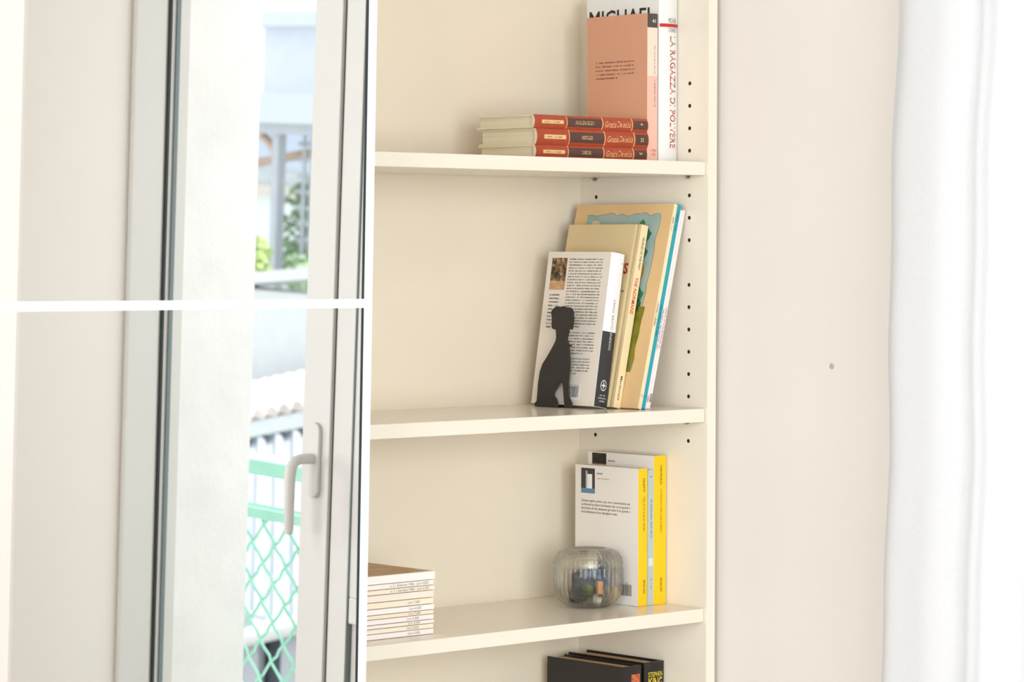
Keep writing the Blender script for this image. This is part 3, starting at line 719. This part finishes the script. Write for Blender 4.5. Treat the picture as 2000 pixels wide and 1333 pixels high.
cover_text(o, '', 0.0455, 0.1855, 0.0120, 0.0024, INK, raw=glyphs('EINAUDI', 0.015)); cover_lines(o, 0.0455, 0.072, 0.1805, 1, 0.004, 0.0020, mat('orange_ink', 'C07A50', 0.6), 34, last=1.0)
for i, (s, w) in enumerate((('Dovevo capirlo, prima o poi, che ci incontravamo qui.', 0.1010), ('La fortuna ha voluto che fossimo soli. Lui mi guarda e', 0.1010),
                            ('ha la forza di non abbassare gli occhi. Io lo guardo e', 0.1010), ('ho la debolezza di non distogliere i miei.', 0.0745))):
    cover_text(o, s, 0.0135, 0.1435 - 0.0055 * i, w, 0.0044, INK, 0.006)
barcode(o, 0.093, 0.1175, 0.0135, 0.0300, INKD, 6)
cover_text(o, '', 0.093, 0.0312, 0.018, 0.0016, INKD, raw=scrawl(12, 46), name='printed_text')

# ---- third shelf: stack of magazines
th = [0.0117, 0.0072, 0.0067, 0.0096, 0.0086, 0.0078, 0.0058, 0.0072, 0.0054, 0.0066, 0.0077]
cols = ['F7EEE6', 'F4EADF', 'F3E4CF', 'F1E3D3', 'F5E5CC', 'F5ECE6', 'F3E1C6', 'F5E9E2', 'F4E6DC', 'F3E6D0', 'F5EAE4']
texts = ['', 'n. 2 - Febbraio 1986 - Lire 4.500', 'n. 1 - Gennaio 1986 - Lire 4.500', '', 'Lire 7.500', 'Lire 4.500', 'Lire 7.500', 'Lire 4.500', 'Lire 4.500', 'Lire 4.500', 'Lire 4.500']
zz = S3 + 0.0003
ordn = ['topmost', 'second from the top', 'third from the top', 'fourth from the top', 'fifth from the top', 'sixth from the top', 'seventh from the top', 'fourth from the bottom', 'third from the bottom', 'second from the bottom', 'lowest']
rnd = random.Random(8)
for i in reversed(range(11)):
    t = th[i]; o = thing('magazine', 'cream-spined magazine, %s of the flat stack beside the mirror' % ordn[i], 'magazine',
                         (-0.606 + rnd.uniform(-0.001, 0.001) + (0.0012 if i < 3 else 0), 0.047 + rnd.uniform(-0.0006, 0.0006), zz), (0, 0, rnd.uniform(-0.004, 0.004)), group='magazines in a flat stack')
    cm = mat('magazine_paper_%d' % i, cols[i], 0.5, var=0.02, vscale=15)
    hx = 0.1325; dm = 0.150
    mb = MB(); mb.prism([(0.0, 0.0006), (0.0006, 0.0), (0.0006, t - 0.0012), (0.0, t - 0.0006)][:0] or [(0, 0.0005), (0.0008, 0.0001), (dm, 0.0001), (dm, 0.0005), (0.001, 0.0006), (0.001, t - 0.0011), (dm, t - 0.0010), (dm, t - 0.0006), (0.0008, t - 0.0006), (0, t - 0.0011)], -hx, hx,
                        put=lambda a, b, c: (c, a, b))
    mb.build('cover', [mixed('magazine_cover', ['D9B78C', 'C99F74', 'E3C8A0'], 12) if i == 0 else cm, cm][:1] if i else [mat('magazine_paper_0', cols[0], 0.5)], o)
    MB().box(-hx + 0.0006, hx - 0.0006, 0.001, dm - 0.001, 0.0006, t - 0.0011).build('page_block', pages_mat('magazine_edge', 'EDE0CC', 'z'), o)
    if i == 0:
        MB().box(-hx + 0.002, hx - 0.002, 0.002, dm - 0.002, t - 0.0007, t - 0.0004).build('cover_picture', mixed('magazine_cover', ['D9B78C', 'C99F74', 'E3C8A0'], 12), o)
    if texts[i]:
        long_ = len(texts[i]) > 12; w = 0.066 if long_ else 0.0205; x0 = hx - (0.0745 if long_ else 0.045) + rnd.uniform(-0.002, 0.002)
        h = min(0.0034, t * 0.5)
        lay('lettering', fit(glyphs(texts[i]), w, h), lambda a, b: (x0 + a, -EPS, t * 0.5 - h / 2 + b), INKG, o)
    zz += t
# ---- ribbed glass jar with lid
jr = thing('jar', 'ribbed clear glass jar with lid holding small things', 'jar', (-0.1085, 0.1305, S3 + 0.0003))
GL = clear_glass('clear_glass')
NR = 40; NS = NR * 6
rib = lambda amp: (lambda t_, i: 1 + amp * abs(math.sin(NR * t_ / 2)) - amp * 0.5)
po = [(0.0005, 0.0), (0.026, 0.0), (0.032, 0.0012), (0.040, 0.007), (0.0465, 0.016), (0.0495, 0.027), (0.0503, 0.040), (0.0500, 0.054), (0.0494, 0.0585)]
pi_ = [(0.0470, 0.0585), (0.0473, 0.050), (0.0476, 0.038), (0.0465, 0.027), (0.043, 0.0175), (0.037, 0.0105), (0.030, 0.0065), (0.0005, 0.006)]
jb = MB(); pr = po + pi_
def ribf(t_, i):
    a = 0.030 if 3 <= i <= 7 else (0.012 if i in (2, 8) else 0.0)
    return 1 + a * (abs(math.sin(NR * t_ / 2)) - 0.6)
jb.lathe(pr, NS, ribf); jb.build('jar_body', GL, jr, smooth=True, angle=50)
lo = [(0.0494, 0.0), (0.0500, 0.004), (0.0478, 0.0125), (0.0425, 0.0195), (0.034, 0.0238), (0.0275, 0.0252), (0.0255, 0.0246), (0.0235, 0.0215), (0.0005, 0.0208)]
li = [(0.0005, 0.0178), (0.0240, 0.0182), (0.033, 0.0198), (0.0400, 0.0160), (0.0446, 0.0105), (0.0466, 0.004), (0.0466, 0.0)]
jl = MB(); lp = lo + li
def ribl(t_, i):
    a = 0.026 if 1 <= i <= 4 else 0.0
    return 1 + a * (abs(math.sin(NR * t_ / 2)) - 0.6)
jl.lathe(lp, NS, ribl, close=False)
k = len(jl.v); n0 = len(lp)
for j in range(NS): jl.face([(n0 - 1) * NS + j, (n0 - 1) * NS + (j + 1) % NS, (j + 1) % NS, j])
lid = jl.build('jar_lid', GL, jr, smooth=True, angle=50); lid.location = (0, 0, 0.0590)
# small things kept in the jar
JX, JY, JZ = -0.1085, 0.1305, S3 + 0.0003
def pebble(name, label, cat, p, size, m, rot, group=None, sq=2.6):
    mb = MB(); n = 16; mm = 10
    def se(c, e): return math.copysign(abs(c) ** e, c)
    for i in range(1, mm):
        a = -math.pi / 2 + math.pi * i / mm
        for j in range(n):
            b = 2 * math.pi * j / n; e = 2 / sq
            mb.v.append((size[0] * se(math.cos(a), e) * se(math.cos(b), e), size[1] * se(math.cos(a), e) * se(math.sin(b), e), size[2] * se(math.sin(a), e)))
    k = len(mb.v); mb.v += [(0, 0, -size[2]), (0, 0, size[2])]
    for i in range(mm - 2):
        for j in range(n): mb.face([i * n + j, i * n + (j + 1) % n, (i + 1) * n + (j + 1) % n, (i + 1) * n + j])
    for j in range(n):
        mb.face([k, (j + 1) % n, j]); mb.face([k + 1, (mm - 2) * n + j, (mm - 2) * n + (j + 1) % n])
    o_ = mb.build(name, m, smooth=True, angle=60); o_.location = (JX + p[0], JY + p[1], JZ + p[2]); o_.rotation_euler = rot
    tag(o_, label, cat, group)
    return o_
NAVY = mixed('navy_foil', ['141A2C', '22304C', '3A4A66'], 90, 0.3); BLK = mat('black_plastic', '16161A', 0.35); TANS = mixed('tan_sweet', ['D8A95E', 'E6C48A'], 60, 0.5)
CREAM = mat('cream_sweet', 'E9E0C8', 0.5); ORG = mat('orange_wrapper', 'C9874F', 0.4); OLI = mat('olive_wrapper', '4E5A2A', 0.45)
pebble('pouch', 'dark navy pouch filling the middle of the glass jar', 'pouch', (0.006, -0.004, 0.0335), (0.031, 0.026, 0.0235), NAVY, (0, 0, R(-40)))
pebble('lighter', 'black lighter inside the glass jar beside its navy pouch', 'lighter', (-0.0250, -0.006, 0.0300), (0.014, 0.014, 0.022), BLK, (0, R(4), R(-42)), sq=4)
pebble('lump', 'tan lump low in the glass jar nearest the books', 'lump', (0.0200, -0.0225, 0.0215), (0.0125, 0.0085, 0.0125), TANS, (R(10), R(25), R(-30)))
pebble('sweet', 'olive wrapped sweet inside the jar beside the black lighter', 'sweet', (-0.0225, -0.0240, 0.028), (0.009, 0.006, 0.010), OLI, (R(20), R(30), R(-40)))
pebble('tag', 'small orange tag behind the front glass of the jar', 'tag', (-0.0125, -0.0365, 0.0310), (0.0050, 0.0018, 0.0095), ORG, (0, 0, R(-42)), sq=6)
pebble('sweet', 'cream sweet at the bottom front of the glass jar', 'sweet', (-0.0080, -0.0275, 0.0130), (0.0065, 0.005, 0.005), CREAM, (0, 0, 0.4))
pebble('sweet', 'cream sweet right under the lid of the glass jar', 'sweet', (0.000, -0.008, 0.0610), (0.009, 0.007, 0.0066), CREAM, (R(15), 0, 0.4))
pebble('sweet', 'black wrapped sweet right under the lid of the glass jar', 'sweet', (0.0170, -0.008, 0.0610), (0.0085, 0.0065, 0.0100), BLK, (R(10), R(-20), 0.2))
kr = MB()
kr.tube([(0.0125 * math.cos(q), 0, 0.0125 * math.sin(q)) for q in [2 * math.pi * i / 24 for i in range(25)]], 0.0013, 8, cap=False)
kro = kr.build('ring', mat('dark_cord', '2A2C22', 0.5), smooth=True); kro.location = (JX - 0.0275, JY - 0.0255, JZ + 0.0380); kro.rotation_euler = (0, 0.3, R(-42))
tag(kro, 'dark cord ring at the front of the glass jar', 'ring')

# ---- lowest shelf in view: two black hardbacks
BLKC = mat('black_dust_jacket', '1C1613', 0.4, var=0.05, vscale=20); YINK = mat('yellow_foil', 'F2D63C', 0.4)
o = book('book', 'black hardback with an orange picture on its spine, lowest visible shelf', (-0.0478, 0.083, S4 + 0.0003), 0.0372, 0.158, 0.2395, BLKC, PAGET, b=0.0028, oh=0.0035, bulge=0.002)
spine_patch(o, 'spine_picture', mixed('orange_print', ['8A3A24', 'C25A34', 'D98A54'], 160), 0.0155, 0.0335, 0.19, 0.2275)
o = book('book', 'black hardback with yellow author lettering, lowest visible shelf', (-0.0022, 0.083, S4 + 0.0003), 0.0400, 0.158, 0.2420, BLKC, PAGET, b=0.0028, oh=0.0035, bulge=0.002)
spine_flat(o, 'STEPHEN', 0.0075, 0.2205, 0.0290, 0.0070, YINK, 0.004); spine_flat(o, 'KING', 0.0080, 0.2040, 0.0280, 0.0155, YINK, 0.008)

# ------------------------------------------------------------------ outside: balcony, neighbours (seen through the open door, in the mirror)
GRN = mat('mint_green_paint', 'B4F0DA', 0.4, var=0.05, vscale=20)
rl = thing('balcony_railing', 'mint green balcony railing with diamond wire mesh', 'railing', (0.95, -1.9, 0))
def rp(mb): mb.v = [(x - 0.95, y + 1.9, z) for x, y, z in mb.v]; return mb
YA, YB = -4.2, -0.2
rp(MB().box(0.945, 1.03, YA, YB, 0.905, 0.940)).build('top_rail', GRN, rl, bevel=0.003)
rp(MB().box(0.945, 0.985, YA, YB, 0.808, 0.834)).build('middle_rail', GRN, rl, bevel=0.003)
rp(MB().box(0.945, 0.985, YA, YB, 0.08, 0.11)).build('bottom_rail', GRN, rl, bevel=0.003)
for y in (-4.18, -2.425, -0.22): rp(MB().box(0.955, 0.99, y - 0.014, y + 0.014, -0.02, 0.906)).build('post', GRN, rl, bevel=0.002)
wm = MB(); step = 0.082; zlo, zhi = 0.11, 0.810; slope = 1.05
for sgn in (1, -1):
    y0 = YA - 1.0
    while y0 < YB + 1.0:
        pts = []
        n = 44
        for i in range(n + 1):
            z_ = zlo + (zhi - zlo) * i / n; y_ = y0 + sgn * (z_ - zlo) / slope
            if YA < y_ < YB:
                q = math.sin(2 * math.pi * (z_ - zlo) / (step * slope) * 2)
                pts.append((0.962 + sgn * 0.003, y_ + 0.0042 * q, z_))
        if len(pts) > 2: wm.tube(pts, 0.0036, 5)
        y0 += step
rp(wm).build('wire_mesh', GRN, rl, smooth=True)
bs = structure(MB().box(0.588, 1.06, -4.3, -0.1, -0.18, -0.02).build('floor_balcony', mat('balcony_slab', 'C9C4BA', 0.9, var=0.05)))

HWALL = mat('neighbour_white_wall', 'E3E9E8', 0.9, var=0.03); HGREY = mat('corrugated_grey', 'B9C1C8', 0.6, var=0.08, vscale=2)
TILE = mat('weathered_clay_tile', 'D8CFC6', 0.8, var=0.22, vscale=5); DRK = mat('dark_opening', '4A525E', 0.7)
SLATE = mat('pergola_grey', 'BFC3C8', 0.7, var=0.05); WOODB = mat('weathered_brown_wood', 'C9AE9A', 0.8, var=0.1)
# lower neighbour: sloping corrugated roof, white eave board, clay tiles
nb = thing('neighbour_house', 'white neighbouring house with clay tiled eave and grey corrugated roof', 'house', (8, -11.5, -3.2))
def npart(name, mb, m, parent=nb, bevel=0.0):
    l = parent.location; mb.v = [(x - l[0], y - l[1], z_ - l[2]) for x, y, z_ in mb.v]; return mb.build(name, m, parent, bevel=bevel)
SL = 0.217
def eave(y): return -0.176 + (y + 11.89) * SL
npart('eave_board', MB().beam((8.0, -14.5, eave(-14.5)), (8.0, -9.0, eave(-9.0)), 0.12, 0.095), HWALL)
for i in range(34):
    y = -13.9 + 0.125 * i; e = eave(y) + 0.055
    tm = MB(); prof = [(0.062 * math.cos(q), 0.062 * math.sin(q)) for q in [math.pi * k / 8 for k in range(9)]]
    for (x_, dz) in ((7.93, 0.0), (8.75, 0.30)):
        tm.v += [(x_, y + a, e + dz + c) for a, c in prof]
    for q in range(8): tm.face([q, q + 1, 10 + q, 9 + q])
    tm.face(list(range(9)))
    npart('roof_tile', tm, TILE)
ru = MB(); ru.v = [(7.95, -14.5, eave(-14.5) + 0.05), (7.95, -9.0, eave(-9.0) + 0.05), (8.8, -9.0, eave(-9.0) + 0.34), (8.8, -14.5, eave(-14.5) + 0.34)]; ru.face([0, 1, 2, 3])
npart('roof_underlay', ru, TILE)
cr_ = MB()
def lowe(y): return -1.03 + (y + 9.871) * 0.30
for i in range(40):
    y = -13.4 + 0.17 * i
    a0 = (6.5, y + 1.95, lowe(y + 1.95)); a1 = (8.0, y, eave(y) - 0.06); b0 = (6.5, y + 2.12, lowe(y + 2.12)); b1 = (8.0, y + 0.17, eave(y + 0.17) - 0.06)
    k = len(cr_.v); cr_.v += [a0, b0, b1, a1]; cr_.face([k, k + 1, k + 2, k + 3])
npart('corrugated_roof', cr_, HGREY)
for i in range(40):
    y = -13.4 + 0.17 * i
    npart('roof_rib', MB().tube([(6.5, y + 1.95, lowe(y + 1.95) + 0.012), (8.0, y, eave(y) - 0.045)], 0.030, 8), HGREY)
for i in (16, 17, 22):
    y = -13.4 + 0.17 * i + 0.03
    npart('rusty_pipe', MB().tube([(6.48, y + 2.0, lowe(y + 2.0) + 0.05), (7.98, y + 0.05, eave(y) - 0.0)], 0.036, 8), mat('rusty_brown', '9A8270', 0.8, var=0.2))
npart('gutter', MB().tube([(6.47, -13.0, lowe(-13.0)), (6.47, -7.0, lowe(-7.0))], 0.05, 10), HWALL)
npart('wall', MB().box(6.6, 6.8, -13.4, -6.5, -3.2, -1.9), DRK)
fw_ = MB()
for y in (-11.6, -10.7, -9.95, -9.62, -9.2, -8.4): fw_.box(6.56, 6.6, y, y + 0.14, -3.2, -0.9)
npart('wall_pillars', fw_, HGREY)
wb = MB(); wb.v = [(6.62, -13.4, -3.2), (6.62, -6.5, -3.2), (6.62, -6.5, lowe(-6.5)), (6.62, -13.4, lowe(-13.4))]; wb.face([0, 1, 2, 3]); npart('shed_front', wb, DRK)
# terrace wall with coping and the pergola on it
tw = thing('terrace', 'white terrace wall beyond the neighbouring roof', 'terrace', (9, -13, -3.2))
npart('wall', MB().box(9.0, 9.25, -18, -9.5, -3.2, 0.62), HWALL, tw)
npart('coping', MB().beam((9.1, -18, 0.16), (9.1, -9.5, 1.09), 0.36, 0.075), HWALL, tw)
npart('floor', MB().box(9.25, 12.4, -18, -9.5, 0.2, 0.35), HWALL, tw)
pg = thing('pergola', 'grey timber pergola with lattice screen on the terrace', 'pergola', (10, -14, 0.35))
npart('post', MB().box(9.97, 10.04, -14.24, -14.165, 0.35, 1.69), SLATE, pg)
npart('post', MB().box(9.95, 10.09, -12.2, -12.07, 0.35, 1.69), SLATE, pg)
npart('beam', MB().box(9.93, 10.1, -15.6, -11.6, 1.655, 1.735), SLATE, pg)
npart('roof_slab', MB().box(9.85, 12.6, -15.9, -11.4, 1.735, 1.945), mat('pale_grey_roof', 'D3DADD', 0.7), pg)
br = MB(); br.tube([(10.02, -14.20, 1.40), (10.02, -14.235, 1.50), (10.02, -14.31, 1.58), (10.02, -14.42, 1.645)], 0.035, 6); npart('brace', br, WOODB, pg)
npart('tie', MB().beam((10.3, -14.9, 1.43), (10.3, -14.22, 1.53), 0.05, 0.06), WOODB, pg)
for i in range(9): npart('lattice_slat', MB().box(10.10, 10.115, -14.05 + 0.085 * i, -14.02 + 0.085 * i, 0.6, 1.655), SLATE, pg)
for i in range(9): npart('lattice_slat', MB().box(10.116, 10.13, -14.12, -13.3, 0.66 + 0.115 * i, 0.69 + 0.115 * i), SLATE, pg)
# greenery
def shrub(name, label, c, s, n, m, seed):
    rnd = random.Random(seed); mb = MB()
    for _ in range(n):
        while True:
            p = Vector((rnd.uniform(-1, 1), rnd.uniform(-1, 1), rnd.uniform(-1, 1)))
            if p.length < 1: break
        p = Vector((p.x * s[0], p.y * s[1], p.z * s[2]))
        a = Vector((rnd.gauss(0, 1), rnd.gauss(0, 1), rnd.gauss(0, 1))).normalized(); b = a.orthogonal().normalized(); L = rnd.uniform(0.03, 0.055)
        k = len(mb.v)
        mb.v += [tuple(p - a * L), tuple(p + b * L * 0.5), tuple(p + a * L), tuple(p - b * L * 0.5)]; mb.face([k, k + 1, k + 2, k + 3])
    t_ = thing(name, label, 'shrub', (c[0], c[1], c[2] - s[2]))
    f_ = mb.build('foliage', m, t_); f_.location = (0, 0, s[2]); f_['kind'] = 'stuff'
    stm = MB(); stm.tube([(0, 0, 0.0), (0.02, 0, s[2])], [0.03, 0.015], 6); stm.build('stem', WOODB, t_)
LEAF = mat('leaf_grey_green', '9FB894', 0.6, var=0.35, vscale=14); LEAFY = mat('leaf_yellow_green', 'BFD48C', 0.6, var=0.3, vscale=14)
shrub('shrub', 'dense green shrub behind the pergola lattice', (10.45, -14.2, 0.88), (0.25, 0.55, 0.50), 900, LEAF, 1)
shrub('shrub', 'yellow-green shrub beside the pergola post', (9.6, -13.93, 0.76), (0.12, 0.12, 0.20), 160, LEAFY, 2)
shrub('shrub', 'low green shrub at the foot of the pergola', (9.80, -13.65, 0.70), (0.10, 0.15, 0.13), 200, LEAF, 3)
# houses farther away
hb = thing('apartment_block', 'tall white apartment block with a projecting cornice', 'building', (14, -17.5, -3.2))
npart('wall', MB().box(14.2, 18, -19.88, -12.0, -3.2, 2.66), mat('far_white_render', 'E6EAEE', 0.9, var=0.03), hb)
npart('cornice', MB().box(14.0, 18, -20.0, -12.0, 2.66, 2.80), mat('far_cornice', 'D9DEE2', 0.9), hb)
npart('parapet', MB().box(15.2, 18, -19.5, -12.0, 2.80, 3.4), HWALL, hb)
hc = thing('low_house', 'low grey and white house beyond the pergola', 'building', (13, -19.5, -3.2))
npart('wall', MB().box(12.6, 13.4, -22, -16.8, -3.2, 1.13), HWALL, hc)
npart('string_course', MB().box(12.5, 13.4, -22, -16.8, 1.13, 1.22), mat('sand_moulding', 'CFC9BE', 0.8), hc)
npart('upper_wall', MB().box(12.6, 13.4, -22, -16.8, 1.22, 1.36), HWALL, hc)
npart('roof', MB().box(12.5, 13.4, -22, -16.8, 1.36, 1.75), mat('blue_grey_roof', 'BCC8D6', 0.8), hc)
structure(MB().box(0.6, 60, -60, 20, -3.4, -3.2).build('floor_street', mat('street_grey', 'B5B2AC', 0.9, var=0.05)))
